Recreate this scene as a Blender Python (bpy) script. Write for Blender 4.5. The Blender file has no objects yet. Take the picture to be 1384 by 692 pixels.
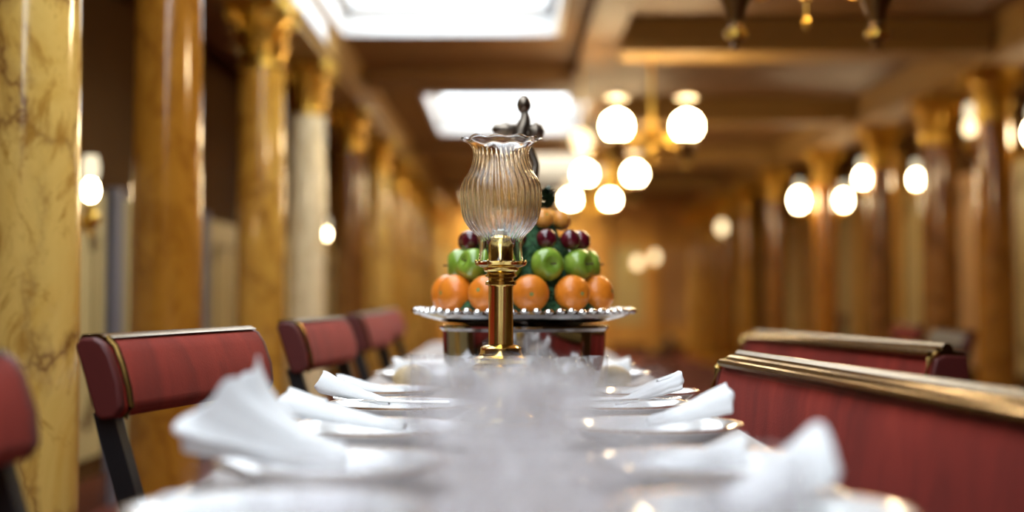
import bpy, math, random
from mathutils import Vector, Matrix, noise
random.seed(7)
S = bpy.context.scene
PI = math.pi
# ------------------------------------------------------------------ camera
cam_d = bpy.data.cameras.new('camera')
cam = bpy.data.objects.new('camera', cam_d)
S.collection.objects.link(cam)
S.camera = cam
CZ = 0.955
cam.location = (0, 0, CZ)
cam.rotation_euler = (PI / 2 + 0.045, 0, 0)
cam_d.lens = 50
cam_d.sensor_width = 36
cam_d.shift_y = -0.0236
cam_d.clip_start = 0.02
cam_d.clip_end = 100
cam_d.dof.use_dof = True
cam_d.dof.focus_distance = 2.33
cam_d.dof.aperture_fstop = 1.45
# ------------------------------------------------------------------ world, exposure
W = bpy.data.worlds.new('world')
S.world = W
W.use_nodes = True
W.node_tree.nodes['Background'].inputs[0].default_value = (1.0, 0.72, 0.42, 1)
W.node_tree.nodes['Background'].inputs[1].default_value = 0.05
S.view_settings.view_transform = 'Standard'
S.view_settings.look = 'None'
S.view_settings.gamma = 1
S.view_settings.exposure = 0.0
S.view_settings.use_curve_mapping = False
S.cycles.max_bounces = 32
S.cycles.transmission_bounces = 32
S.cycles.transparent_max_bounces = 96
S.cycles.glossy_bounces = 5
S.cycles.diffuse_bounces = 5
S.cycles.caustics_refractive = True
S.cycles.sample_clamp_indirect = 6.0
S.cycles.use_denoising = True
SKY = 5.3        # radiance of the daylight above the skylights
GLOBE = 74.0     # radiance of the lit chandelier globes
SCONCE = 50.0    # radiance of the bracket lamp globes

# ------------------------------------------------------------------ helpers
def link(o, parent=None):
    S.collection.objects.link(o)
    if parent is not None:
        o.parent = parent
    return o

class MB:
    def __init__(s):
        s.v = []; s.f = []
    def add(s, vs, fs):
        n = len(s.v)
        s.v += [tuple(v) for v in vs]
        s.f += [tuple(i + n for i in f) for f in fs]
        return s
    def box(s, x0, x1, y0, y1, z0, z1):
        vs = [(x, y, z) for z in (z0, z1) for y in (y0, y1) for x in (x0, x1)]
        return s.add(vs, [(0, 2, 3, 1), (4, 5, 7, 6), (0, 1, 5, 4), (2, 6, 7, 3), (0, 4, 6, 2), (1, 3, 7, 5)])
    def lathe(s, prof, n=32, c=(0, 0, 0), closed=False, wob=None):
        vs = []; fs = []; m = len(prof)
        for i, (r, z) in enumerate(prof):
            for k in range(n):
                a = 2 * PI * k / n
                rr, zz = (r, z) if wob is None else wob(i, r, z, a)
                vs.append((c[0] + rr * math.cos(a), c[1] + rr * math.sin(a), c[2] + zz))
        for i in range(m if closed else m - 1):
            j = (i + 1) % m
            for k in range(n):
                k2 = (k + 1) % n
                fs.append((i * n + k, i * n + k2, j * n + k2, j * n + k))
        if not closed:
            fs.append(tuple(range(n))[::-1]); fs.append(tuple((m - 1) * n + k for k in range(n)))
        return s.add(vs, fs)
    def tube(s, pts, r, n=10, flat=None):
        pts = [Vector(p) for p in pts]; m = len(pts)
        rr = r if isinstance(r, (list, tuple)) else [r] * m
        vs = []; fs = []
        for i, p in enumerate(pts):
            t = (pts[min(i + 1, m - 1)] - pts[max(i - 1, 0)]).normalized()
            up = Vector((0, 0, 1)) if abs(t.z) < .9 else Vector((1, 0, 0))
            a = t.cross(up).normalized(); b = t.cross(a)
            for k in range(n):
                an = 2 * PI * k / n
                vs.append(p + (a * math.cos(an) + b * math.sin(an)) * rr[i])
        for i in range(m - 1):
            for k in range(n):
                k2 = (k + 1) % n
                fs.append((i * n + k, i * n + k2, (i + 1) * n + k2, (i + 1) * n + k))
        fs.append(tuple(range(n))[::-1]); fs.append(tuple((m - 1) * n + k for k in range(n)))
        return s.add(vs, fs)
    def prism(s, prof, y0, y1):            # profile in xz, extruded along y
        m = len(prof)
        vs = [(x, y0, z) for x, z in prof] + [(x, y1, z) for x, z in prof]
        fs = [(i, (i + 1) % m, m + (i + 1) % m, m + i) for i in range(m)]
        fs.append(tuple(range(m))[::-1]); fs.append(tuple(range(m, 2 * m)))
        return s.add(vs, fs)
    def grid(s, fn, nu, nv, cu=False):
        vs = [fn(i / (nu if cu else nu - 1), j / (nv - 1)) for j in range(nv) for i in range(nu)]
        fs = []
        for j in range(nv - 1):
            for i in range(nu if cu else nu - 1):
                i2 = (i + 1) % nu
                fs.append((j * nu + i, j * nu + i2, (j + 1) * nu + i2, (j + 1) * nu + i))
        return s.add(vs, fs)
    def build(s, name, mat, parent=None, smooth=True, loc=None, bevel=0, solid=0, sub=0, angle=40):
        me = bpy.data.meshes.new(name)
        me.from_pydata(s.v, [], s.f)
        me.update()
        if smooth:
            me.polygons.foreach_set('use_smooth', [True] * len(me.polygons))
            try:
                me.set_sharp_from_angle(angle=math.radians(angle))
            except Exception:
                pass
        me.materials.append(mat)
        o = bpy.data.objects.new(name, me)
        link(o, parent)
        if loc is not None:
            o.location = loc
        if solid:
            m = o.modifiers.new('solid', 'SOLIDIFY'); m.thickness = solid; m.offset = 0
        if bevel:
            m = o.modifiers.new('bevel', 'BEVEL'); m.width = bevel; m.segments = 3; m.limit_method = 'ANGLE'
        if sub:
            m = o.modifiers.new('sub', 'SUBSURF'); m.levels = sub; m.render_levels = sub
        return o

def tag(o, label, cat, group=None):
    o['label'] = label; o['category'] = cat
    if group: o['group'] = group
    return o
def thing(name, label, cat, loc=(0, 0, 0), rz=0, group=None):
    o = bpy.data.objects.new(name, None)
    o.empty_display_size = .05
    link(o); o.location = loc; o.rotation_euler = (0, 0, rz)
    return tag(o, label, cat, group)
def struct(o):
    o['kind'] = 'structure'
    return o
def dup(root, loc, rz, label, cat=None, group=None, scale=None):
    def cp(o, parent):
        c = o.copy(); S.collection.objects.link(c)
        if parent is not None: c.parent = parent
        for ch in list(o.children): cp(ch, c)
        return c
    r = cp(root, None)
    r.location = loc; r.rotation_euler = (0, 0, rz); r['label'] = label
    if cat: r['category'] = cat
    if group: r['group'] = group
    if scale: r.scale = scale
    return r
ORD = ['nearest', 'second', 'third', 'fourth', 'fifth', 'sixth', 'seventh', 'eighth', 'ninth', 'tenth', 'eleventh',
       'twelfth', 'thirteenth', 'fourteenth', 'fifteenth']
def nth(i):
    return 'nearest the camera' if i == 0 else ORD[i] + ' from the camera'

# ------------------------------------------------------------------ materials
def mat(name, col=(.8, .8, .8), rough=.5, metal=0, **kw):
    m = bpy.data.materials.new(name); m.use_nodes = True
    b = m.node_tree.nodes['Principled BSDF']
    b.inputs['Base Color'].default_value = (*col, 1)
    b.inputs['Roughness'].default_value = rough
    b.inputs['Metallic'].default_value = metal
    for k, v in kw.items():
        b.inputs[k.replace('_', ' ')].default_value = v
    return m
def nodes(m):
    return m.node_tree, m.node_tree.nodes, m.node_tree.nodes['Principled BSDF']
def ramp(nt, fac, stops):
    r = nt.nodes.new('ShaderNodeValToRGB')
    e = r.color_ramp.elements
    while len(e) < len(stops): e.new(.5)
    for i, (p, c) in enumerate(stops):
        e[i].position = p; e[i].color = (*c, 1)
    nt.links.new(fac, r.inputs[0])
    return r.outputs[0]
def coords(nt, scale=(1, 1, 1), obj=True):
    t = nt.nodes.new('ShaderNodeTexCoord'); mp = nt.nodes.new('ShaderNodeMapping')
    mp.inputs['Scale'].default_value = scale
    nt.links.new(t.outputs['Object' if obj else 'Generated'], mp.inputs[0])
    return mp.outputs[0]
def noise_tex(nt, vec, scale, detail=4, dist=0, rough=.5):
    n = nt.nodes.new('ShaderNodeTexNoise')
    n.inputs['Scale'].default_value = scale; n.inputs['Detail'].default_value = detail
    n.inputs['Distortion'].default_value = dist; n.inputs['Roughness'].default_value = rough
    nt.links.new(vec, n.inputs['Vector'])
    return n
def mixc(nt, fac, a, b, mode='MIX'):
    m = nt.nodes.new('ShaderNodeMix'); m.data_type = 'RGBA'; m.blend_type = mode
    for inp, v in ((m.inputs[0], fac), (m.inputs[6], a), (m.inputs[7], b)):
        if hasattr(v, 'is_linked'): nt.links.new(v, inp)
        elif isinstance(v, tuple): inp.default_value = (*v, 1)
        else: inp.default_value = v
    return m.outputs[2]
def bump(nt, b, h, strength=.3, dist=.01):
    n = nt.nodes.new('ShaderNodeBump'); n.inputs['Strength'].default_value = strength
    n.inputs['Distance'].default_value = dist
    nt.links.new(h, n.inputs['Height']); nt.links.new(n.outputs[0], b.inputs['Normal'])

def marble(name, pale, mid, vein, seed=0.0):
    m = mat(name, mid, .16, 0, Coat_Weight=.6, Coat_Roughness=.06)
    nt, ns, b = nodes(m)
    v = coords(nt, (1, 1, .55))
    off = nt.nodes.new('ShaderNodeVectorMath'); off.inputs[1].default_value = (seed, seed * 2, seed * 3)
    nt.links.new(v, off.inputs[0]); v = off.outputs[0]
    cl = noise_tex(nt, v, 3.2, 6, 1.2, .6)
    base = ramp(nt, cl.outputs[0], [(.3, mid), (.52, pale), (.7, tuple(.5 * (p + q) for p, q in zip(mid, pale)))])
    # crack-like veins
    wn = noise_tex(nt, v, 5, 5, 0, .6)
    add = nt.nodes.new('ShaderNodeVectorMath'); add.operation = 'MULTIPLY_ADD'
    add.inputs[1].default_value = (.22, .22, .22)
    nt.links.new(wn.outputs[1], add.inputs[0]); nt.links.new(v, add.inputs[2])
    vo = nt.nodes.new('ShaderNodeTexVoronoi'); vo.feature = 'DISTANCE_TO_EDGE'; vo.inputs['Scale'].default_value = 5.5
    nt.links.new(add.outputs[0], vo.inputs['Vector'])
    vf = ramp(nt, vo.outputs[0], [(0, (.85, .85, .85)), (.035, (.3, .3, .3)), (.10, (0, 0, 0))])
    msk = noise_tex(nt, v, 2.3, 3)
    mk = ramp(nt, msk.outputs[0], [(.32, (0, 0, 0)), (.46, (1, 1, 1))])
    vfm = mixc(nt, 1.0, vf, mk, 'MULTIPLY')
    col = mixc(nt, vfm, base, vein)
    st = noise_tex(nt, v, 6.5, 6, 2.5, .65)
    sf = ramp(nt, st.outputs[0], [(.52, (0, 0, 0)), (.64, (.85, .85, .85))])
    col = mixc(nt, sf, col, tuple(.55 * p + .45 * q for p, q in zip(mid, vein)))
    nt.links.new(col, b.inputs['Base Color'])
    return m
M_yel = marble('marble_pale_yellow', (.78, .50, .13), (.60, .31, .035), (.16, .05, .012), 0)
M_amb = marble('marble_amber', (.47, .20, .022), (.38, .145, .012), (.24, .08, .008), 3)
M_gold = marble('marble_honey', (.64, .35, .06), (.50, .22, .02), (.22, .07, .01), 5)
M_cream_lit = marble('marble_cream_skylit', (.90, .74, .46), (.80, .60, .30), (.6, .42, .2), 9)  # cream marble, paled further to paint the skylight falling on one column
M_brn = marble('marble_brown', (.36, .16, .035), (.26, .10, .018), (.1, .03, .005), 12)

def metal_mat(name, col, rough, nz=0.0):
    m = mat(name, col, rough, 1)
    nt, ns, b = nodes(m)
    n = noise_tex(nt, coords(nt), 40, 4)
    c = ramp(nt, n.outputs[0], [(.3, tuple(x * .8 for x in col)), (.7, col)])
    nt.links.new(c, b.inputs['Base Color'])
    if nz: bump(nt, b, n.outputs[0], nz, .003)
    return m
M_brass = metal_mat('polished_brass', (.84, .60, .20), .16)
M_rail = metal_mat('worn_brass', (.20, .12, .035), .27, .15)
M_gilt = metal_mat('gilding', (.83, .52, .10), .30, .2)
M_bronze = metal_mat('dark_bronze', (.24, .20, .16), .38, .5)
M_dbrass = metal_mat('dark_brass', (.20, .11, .04), .35)
M_silver = metal_mat('silver', (.80, .79, .78), .12)
M_steel = metal_mat('cutlery_silver', (.75, .74, .72), .18)
M_iron = mat('black_iron', (.008, .008, .01), .45)
M_white = mat('white_paint', (.85, .86, .86), .5)
def velvet():
    m = mat('red_velvet', (.30, .018, .020), .8, 0, Sheen_Weight=.12, Sheen_Roughness=.4)
    m.node_tree.nodes['Principled BSDF'].inputs['Specular IOR Level'].default_value = .2
    nt, ns, b = nodes(m)
    b.inputs['Sheen Tint'].default_value = (1, .45, .42, 1)
    n = noise_tex(nt, coords(nt, (1, 1, .4)), 9, 5, .6)
    c = ramp(nt, n.outputs[0], [(.3, (.14, .011, .005)), (.55, (.24, .020, .010)), (.75, (.33, .034, .018))])
    nt.links.new(c, b.inputs['Base Color'])
    n2 = noise_tex(nt, coords(nt), 300, 2)
    bump(nt, b, n2.outputs[0], .25, .002)
    return m
M_velvet = velvet()
M_dvelvet = mat('dark_red_leather', (.10, .012, .010), .5)
M_dark = mat('dark_leather', (.025, .012, .008), .5)
def china():
    m = mat('white_china', (.82, .83, .84), .12, 0, Coat_Weight=.5, Coat_Roughness=.05)
    nt, ns, b = nodes(m)
    n = noise_tex(nt, coords(nt), 4, 2)
    nt.links.new(ramp(nt, n.outputs[0], [(.3, (.80, .81, .82)), (.7, (.84, .85, .86))]), b.inputs['Base Color'])
    return m
M_china = china()
M_band = mat('gold_band', (.75, .50, .30), .25, .8)
def linen(name, c1, c2, sc):
    m = mat(name, c1, .85, 0, Sheen_Weight=.2)
    nt, ns, b = nodes(m)
    n = noise_tex(nt, coords(nt), sc, 3)
    nt.links.new(ramp(nt, n.outputs[0], [(.3, c1), (.7, c2)]), b.inputs['Base Color'])
    bump(nt, b, n.outputs[0], .15, .001)
    return m
M_linen = linen('white_linen', (.84, .85, .87), (.90, .91, .93), 700)
M_cloth = linen('table_linen', (.46, .42, .41), (.51, .47, .46), 500)
def thin_glass():
    # thin engraved table glass: mostly clear, mirror-like towards its edges, with a little milky white mixed in
    m = bpy.data.materials.new('engraved_glass'); m.use_nodes = True
    nt = m.node_tree; nt.nodes.clear(); N = nt.nodes.new; K = nt.links.new
    o = N('ShaderNodeOutputMaterial')
    tr = N('ShaderNodeBsdfTransparent'); tr.inputs[0].default_value = (.99, .99, .995, 1)
    gl = N('ShaderNodeBsdfGlossy'); gl.inputs['Roughness'].default_value = .12
    df = N('ShaderNodeBsdfDiffuse'); df.inputs[0].default_value = (.92, .87, .87, 1)
    tl = N('ShaderNodeBsdfTranslucent'); tl.inputs[0].default_value = (.95, .93, .93, 1)
    mm = N('ShaderNodeMixShader'); mm.inputs[0].default_value = .5; K(df.outputs[0], mm.inputs[1]); K(tl.outputs[0], mm.inputs[2])
    m1 = N('ShaderNodeMixShader'); m1.inputs[0].default_value = MILK; K(tr.outputs[0], m1.inputs[1]); K(mm.outputs[0], m1.inputs[2])
    lw = N('ShaderNodeLayerWeight'); lw.inputs['Blend'].default_value = .5
    pw = N('ShaderNodeMath'); pw.operation = 'POWER'; pw.inputs[1].default_value = 4; K(lw.outputs['Facing'], pw.inputs[0])
    ma = N('ShaderNodeMath'); ma.operation = 'MULTIPLY_ADD'; ma.inputs[1].default_value = .35; ma.inputs[2].default_value = .03; K(pw.outputs[0], ma.inputs[0])
    m2 = N('ShaderNodeMixShader'); K(ma.outputs[0], m2.inputs[0]); K(m1.outputs[0], m2.inputs[1]); K(gl.outputs[0], m2.inputs[2])
    K(m2.outputs[0], o.inputs[0])
    return m
MILK = .06
M_glass = thin_glass()
M_cglass = mat('pressed_glass', (1, 1, 1), .0, 0, Transmission_Weight=1, IOR=1.42)
M_candle = mat('wax', (.85, .82, .74), .5, 0, Subsurface_Weight=.2)
def wood(name, c1, c2, rough=.4):
    m = mat(name, c1, rough)
    nt, ns, b = nodes(m)
    n = noise_tex(nt, coords(nt, (1, .12, 1)), 14, 6, .8)
    nt.links.new(ramp(nt, n.outputs[0], [(.3, c1), (.7, c2)]), b.inputs['Base Color'])
    return m
M_wood = wood('mahogany', (.09, .03, .012), (.16, .055, .02), .25)
M_ceil = wood('ceiling_paint', (.20, .10, .028), (.23, .115, .032), .6)
M_ceild = wood('aisle_ceiling_paint', (.16, .08, .03), (.20, .10, .04), .4)
M_beam = wood('beam_paint', (.33, .19, .045), (.37, .215, .052), .65)
def carpet():
    m = mat('red_carpet', (.16, .03, .02), .95)
    nt, ns, b = nodes(m)
    v = coords(nt)
    n = noise_tex(nt, v, 7, 4, .5)
    nt.links.new(ramp(nt, n.outputs[0], [(.35, (.13, .022, .016)), (.5, (.22, .05, .03)), (.65, (.12, .03, .016))]), b.inputs['Base Color'])
    n2 = noise_tex(nt, v, 400, 2); bump(nt, b, n2.outputs[0], .4, .004)
    return m
M_carpet = carpet()
def painted(name, c, var=.88, rough=.45, sc=2.0):
    m = mat(name, c, rough)
    nt, ns, b = nodes(m)
    n = noise_tex(nt, coords(nt), sc, 4)
    nt.links.new(ramp(nt, n.outputs[0], [(.3, tuple(x * var for x in c)), (.7, c)]), b.inputs['Base Color'])
    return m
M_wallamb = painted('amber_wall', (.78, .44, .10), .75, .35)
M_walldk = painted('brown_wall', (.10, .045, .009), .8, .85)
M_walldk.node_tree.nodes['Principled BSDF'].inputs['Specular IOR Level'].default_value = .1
M_panel = painted('cream_panel', (.60, .50, .22))
M_ptan = painted('tan_panel', (.60, .36, .15))
M_blue = painted('grey_blue_strip', (.24, .25, .30))
M_orn = mat('ornament_gilding', (.20, .13, .05), .4, .5)

def emis(name, col, strength):
    m = bpy.data.materials.new(name); m.use_nodes = True
    nt = m.node_tree; nt.nodes.clear()
    e = nt.nodes.new('ShaderNodeEmission'); o = nt.nodes.new('ShaderNodeOutputMaterial')
    e.inputs[0].default_value = (*col, 1); e.inputs[1].default_value = strength
    nt.links.new(e.outputs[0], o.inputs[0])
    return m
M_sky = emis('skylight_daylight', (.86, .94, 1.0), SKY)
M_chl = emis('lit_chimney_glass', (1.0, .86, .58), 1.3)
M_sky3 = emis('far_skylight_daylight', (1.0, .88, .66), 2.6)
M_endfill = emis('added_end_fill', (1.0, .80, .50), 14.0)  # made-up warm fill, added to brighten the far end of the room
M_globe = emis('lit_opal_globe', (1.0, .74, .40), GLOBE)
M_sconce = emis('lit_opal_small_globe', (1.0, .76, .44), SCONCE)
M_dim = emis('dim_opal_globe', (1.0, .76, .42), 3.0)
M_chim = mat('frosted_chimney', (.92, .88, .78), .5, 0, Transmission_Weight=.35, IOR=1.2)

# ------------------------------------------------------------------ room shell
XL, XR, YB, YF, ZC = -1.86, 3.9, -6.0, 23.2, 2.5
def sbox(name, m, x0, x1, y0, y1, z0, z1, parent=None, bevel=0):
    o = MB().box(x0, x1, y0, y1, z0, z1).build(name, m, parent, smooth=False, bevel=bevel)
    if parent is None: struct(o)
    return o
sbox('floor', M_carpet, XL - .1, XR + .1, YB - .1, YF + .1, -.1, 0)
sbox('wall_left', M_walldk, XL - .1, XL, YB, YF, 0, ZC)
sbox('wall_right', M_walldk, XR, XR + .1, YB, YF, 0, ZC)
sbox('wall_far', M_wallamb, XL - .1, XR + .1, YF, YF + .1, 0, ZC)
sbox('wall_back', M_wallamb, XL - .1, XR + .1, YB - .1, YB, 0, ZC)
# ceiling with openings
SKYS = [(-1.02, .29, -5.0, 3.9), (-1.02, .285, 4.5, 8.33), (-.70, .62, 10.8, 13.4), (.15, 1.15, 15.4, 19.0), (-.75, .85, 20.4, 22.9)]  # last opening is invented, an unseen light source for the far end
cm = MB()
y = YB
for (x0, x1, y0, y1) in SKYS:
    cm.box(XL, XR, y, y0, ZC, ZC + .06)
    cm.box(XL, x0, y0, y1, ZC, ZC + .06); cm.box(x1, XR, y0, y1, ZC, ZC + .06)
    y = y1
cm.box(XL, XR, y, YF, ZC, ZC + .06)
struct(cm.build('ceiling', M_ceil, smooth=False))
for i, (x0, x1, y0, y1) in enumerate(SKYS):
    w = MB(); t = .03; h0, h1 = ZC - .015, ZC + .30
    w.box(x0, x0 + t, y0, y1, h0, h1); w.box(x1 - t, x1, y0, y1, h0, h1)
    w.box(x0, x1, y0, y0 + t, h0, h1); w.box(x0, x1, y1 - t, y1, h0, h1)
    # inner stepped frame
    s = .09; g0, g1 = ZC + .14, ZC + .18
    w.box(x0 + t, x0 + s, y0, y1, g0, g1); w.box(x1 - s, x1 - t, y0, y1, g0, g1)
    w.box(x0, x1, y0 + t, y0 + s, g0, g1); w.box(x0, x1, y1 - s, y1 - t, g0, g1)
    for k in range(1, 4):
        yy = y0 + (y1 - y0) * k / 4
        w.box(x0, x1, yy - .015, yy + .015, g0 + .05, g1 + .05)
    fr = struct(w.build('window_%d' % (i + 1), M_white, smooth=False))
    MB().box(x0, x1, y0, y1, ZC + .28, ZC + .30).build('pane', {3: M_sky3, 4: M_endfill}.get(i, M_sky), fr, smooth=False)  # the last pane is the added fill glow, not a real skylight

tn = [0]
def trim_name():
    tn[0] += 1
    return 'trim_%d' % tn[0]
# longitudinal beams over both rows of columns (moulded profile)
def beam_long(xi, sgn, y0, y1, zb, m):
    # xi : inner face, sgn +1 when the beam extends to +x
    p = [(xi - sgn * .03, ZC), (xi - sgn * .03, ZC - .03), (xi, ZC - .06), (xi, zb + .05), (xi + sgn * .02, zb + .04), (xi + sgn * .02, zb), (xi + sgn * .30, zb), (xi + sgn * .30, ZC)]
    if sgn < 0: p = p[::-1]
    return struct(MB().prism(p, y0, y1).build(trim_name(), m, smooth=False))
beam_long(-1.03, -1, YB, YF, 2.28, M_beam)
beam_long(2.70, 1, YB, YF, 2.30, M_beam)
struct(MB().box(-1.032, -1.018, -5.0, 7.75, 2.335, 2.475).build(trim_name(), M_white, smooth=False, bevel=.004))  # white slab added to paint skylight brightness onto the left beam's face
# longitudinal ceiling beam and cross beams on the right half
sbox(trim_name(), M_ceil, .42, .62, 4.0, 10.7, 2.42, ZC)
for yy in (5.9, 7.9, 11.1, 14.7, 18.2, 21.2):
    p = MB()
    x0 = .62 if yy < 10.7 else .75
    if yy > 15 and yy < 20: x0 = 1.2
    p.box(x0, 2.68, yy, yy + .34, 2.32, ZC)
    p.box(x0, 2.68, yy - .04, yy + .38, 2.42, ZC)
    struct(p.build(trim_name(), M_beam, smooth=False))
for yy in (9.6, 14.3, 19.6):
    sbox(trim_name(), M_ceil, -1.0, .42 if yy < 11 else .7, yy, yy + .3, 2.40, ZC)
# dado and panelling on the walls: each panel carries its moulded frame
def wall_panel(x, sgn, y0, y1, z0, z1, m):
    o = struct(MB().box(min(x, x + sgn * .02), max(x, x + sgn * .02), y0, y1, z0, z1).build(trim_name(), m, smooth=False))
    f = MB(); xx = x + sgn * .024; r = .007; i = .16
    ya, yb, za, zb = y0 + i, y1 - i, z0 + i, z1 - i
    f.tube([(xx, ya, za), (xx, yb, za)], r, 6); f.tube([(xx, ya, zb), (xx, yb, zb)], r, 6)
    f.tube([(xx, ya, za), (xx, ya, zb)], r, 6); f.tube([(xx, yb, za), (xx, yb, zb)], r, 6)
    for (cy, cz, dy, dz) in ((ya, za, 1, 1), (yb, za, -1, 1), (ya, zb, 1, -1), (yb, zb, -1, -1)):
        for q in (0, 1):
            pts = []
            for k in range(22):
                a = k / 21 * 2 * PI * 1.25; rr = .06 * (1 - k / 26)
                u = .07 + rr * math.cos(a + PI); w = -.0 + rr * math.sin(a)
                if q: u, w = w, u
                pts.append((xx, cy + dy * u, cz + dz * w))
            f.tube(pts, .008, 6)
    f.build('moulding', M_orn, o)
for (y0, y1) in ((2.6, 4.4), (4.6, 6.42), (6.8, 8.3), (8.62, 10.3), (10.6, 12.2), (12.5, 14.1), (14.4, 16.0), (16.3, 17.9), (18.2, 19.8)):
    wall_panel(XL, 1, y0, y1, .25, 1.42, M_panel)
for yy in (4.44, 6.52, 8.42, 10.4):
    sbox(trim_name(), M_blue, XL, XL + .05, yy, yy + .10, 0, 1.45)
for k, y0 in enumerate([5.0 + 1.55 * i for i in range(11)]):
    wall_panel(XR, -1, y0 + .15, y0 + 1.3, .35, 2.0, M_panel if k % 2 else M_ptan)
    sbox(trim_name(), M_wallamb, XR - .07, XR, y0 - .12, y0 + .10, 0, 2.4)
# far wall: panels between pilasters and a dado
for k in range(7):
    x0 = -1.7 + .8 * k
    o = sbox(trim_name(), M_ptan if k % 2 else M_panel, x0 + .14, x0 + .66, YF - .02, YF, .5, 1.75)
    sbox(trim_name(), M_wallamb, x0 - .08, x0 + .08, YF - .08, YF, 0, 2.4)
sbox('baseboard_far', M_wood, XL, XR, YF - .03, YF, 0, .16)
sbox('baseboard_left', M_wood, XL, XL + .02, YB, YF, 0, .16)
sbox('baseboard_right', M_wood, XR - .02, XR, YB, YF, 0, .16)

# ------------------------------------------------------------------ columns
def capital_mb():
    b = MB(); H = .28
    b.lathe([(.098, 0), (.112, .006), (.112, .018), (.098, .024), (.097, .03), (.098, .14), (.108, .20), (.135, .245), (.12, .25)], 28)
    def leaf(a0, z0, h, w, out):
        ca, sa = math.cos(a0), math.sin(a0)
        def fn(u, v):
            s = (u - .5) * 2
            ww = w * (1 - .55 * v ** 2) * (1 + .16 * math.sin(v * 22))
            r = .103 + out * v ** 2.2 * (1 - .1 * s * s) - .012 * abs(s) * (1 - v)
            z = z0 + h * v - (0 if v < .85 else (v - .85) * h * 1.9)
            r += 0 if v < .85 else (v - .85) * .12
            t = s * ww
            return (ca * r - sa * t, sa * r + ca * t, z)
        n0 = len(b.f)
        b.grid(fn, 7, 12)
    for k in range(8): leaf(2 * PI * k / 8, .03, .10, .038, .035)
    for k in range(8): leaf(2 * PI * (k + .5) / 8, .07, .135, .036, .05)
    for k in range(4):                                  # corner volutes
        a0 = PI / 4 + k * PI / 2
        ca, sa = math.cos(a0), math.sin(a0)
        pts = []; rr = []
        for q in range(26):
            t = q / 25
            a = PI - t * 2 * PI * 1.3; r = .034 * (1 - t * .75)
            if q < 4:
                pts.append((ca * (.115 + .01 * q), sa * (.115 + .01 * q), .17 + .012 * q))
            pts.append((ca * (.17 + r * math.cos(a)), sa * (.17 + r * math.cos(a)), .222 + r * math.sin(a)))
        b.tube(pts, .011, 7)
    for k in range(4):                                  # abacus: four concave sides
        pass
    n = 48; ring = []
    def ab(i, r, z, a):
        q = (a % (PI / 2)) - PI / 4
        rr = r * (1.0 + .32 * (abs(q) / (PI / 4)) ** 0 - .0)
        c = abs(q) / (PI / 4)                           # 0 at the corner, 1 mid side
        return (r * (1 - .32 * c ** .8), z)
    b.lathe([(.175, .25), (.195, .256), (.195, .27), (.205, .274), (.205, .285), (.01, .285)], n, wob=lambda i, r, z, a: ab(i, r, z, a))
    for k in range(4):                                  # rosette in the middle of each side
        a0 = k * PI / 2
        b.lathe([(.002, -.02), (.022, -.012), (.026, 0), (.02, .012), (.002, .018)], 10, c=(math.cos(a0) * .15, math.sin(a0) * .15, .262))
    return b
CAP = capital_mb()
shaft_profile = [(.112 - .010 * (k / 14) ** 1.6, .16 + (1.98 - .16) * k / 14) for k in range(15)]
base_profile = [(.16, 0), (.16, .05), (.155, .055), (.165, .07), (.165, .085), (.15, .10), (.13, .11), (.128, .12), (.14, .13), (.14, .145), (.118, .16), (.112, .165)]
def column(i, side, X, Y, m, desc, r=1.0, ztop=2.28):
    t = thing('marble_column', desc, 'column', (X, Y, 0), i * .0, 'marble columns of the %s row' % side)
    MB().lathe(shaft_profile, 48).build('shaft', m, t).scale = (r, r, 1)
    MB().lathe(base_profile, 40).build('base', M_gilt, t)
    if not capm:
        c = CAP.build('capital', M_gilt, t, angle=50); capm.append(c.data)
    else:
        c = link(bpy.data.objects.new('capital', capm[0]), t)
    c.location = (0, 0, 1.98); c.scale = (r, r, (ztop - 1.98) / .285)
    return t
capm = []
LC = [(-1.03, 3.02, M_yel, 'large pale yellow veined marble column at the left edge of the frame'),
      (-1.07, 4.40, M_amb, 'polished amber-brown marble column behind the red chair on the left'),
      (-1.14, 6.45, M_gold, 'honey marble column with bright gilt capital, third from the left edge'),
      (-1.17, 8.10, M_cream_lit, 'whitish cream marble column catching the skylight, fourth from the left edge'),
      (-1.15, 10.1, M_brn, 'dim brown marble column just beyond the cream one on the left'),
      (-1.14, 12.0, M_yel, 'slim pale yellow column beyond the brown one on the left')]
for k in range(5):
    LC.append((-1.14, 13.9 + 1.75 * k, (M_gold, M_yel, M_yel, M_yel, M_yel)[k],
               'blurred amber marble column far down the left row, %s past the pale yellow one' % ORD[k].replace('nearest', 'first')))
for i, (X, Y, m, d) in enumerate(LC): column(i, 'left', X, Y, m, d)
RC = [(2.86, 8.42, M_amb, 'wide brown marble column nearest the right edge, a lamp on each side', 1.0),
      (2.92, 9.70, M_brn, 'thick dark brown column just left of the column at the right edge', 1.15),
      (2.93, 11.3, M_brn, 'dark marble column between the two paired lamps on the right', 1.0),
      (2.86, 13.0, M_amb, 'amber column standing between the two bright lamps right of centre', 1.0),
      (2.82, 15.2, M_brn, 'brown column immediately left of the brightest lamp on the right', 1.0)]
for k in range(4):
    RC.append((2.84, 17.2 + 1.6 * k, (M_gold, M_amb, M_gold, M_yel)[k],
               'blurred golden column far down the right row, %s past the last lit lamp' % ORD[k].replace('nearest', 'first'), 1.0))
for i, (X, Y, m, d, r) in enumerate(RC): column(i, 'right', X, Y, m, d, r, 2.30)

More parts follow.
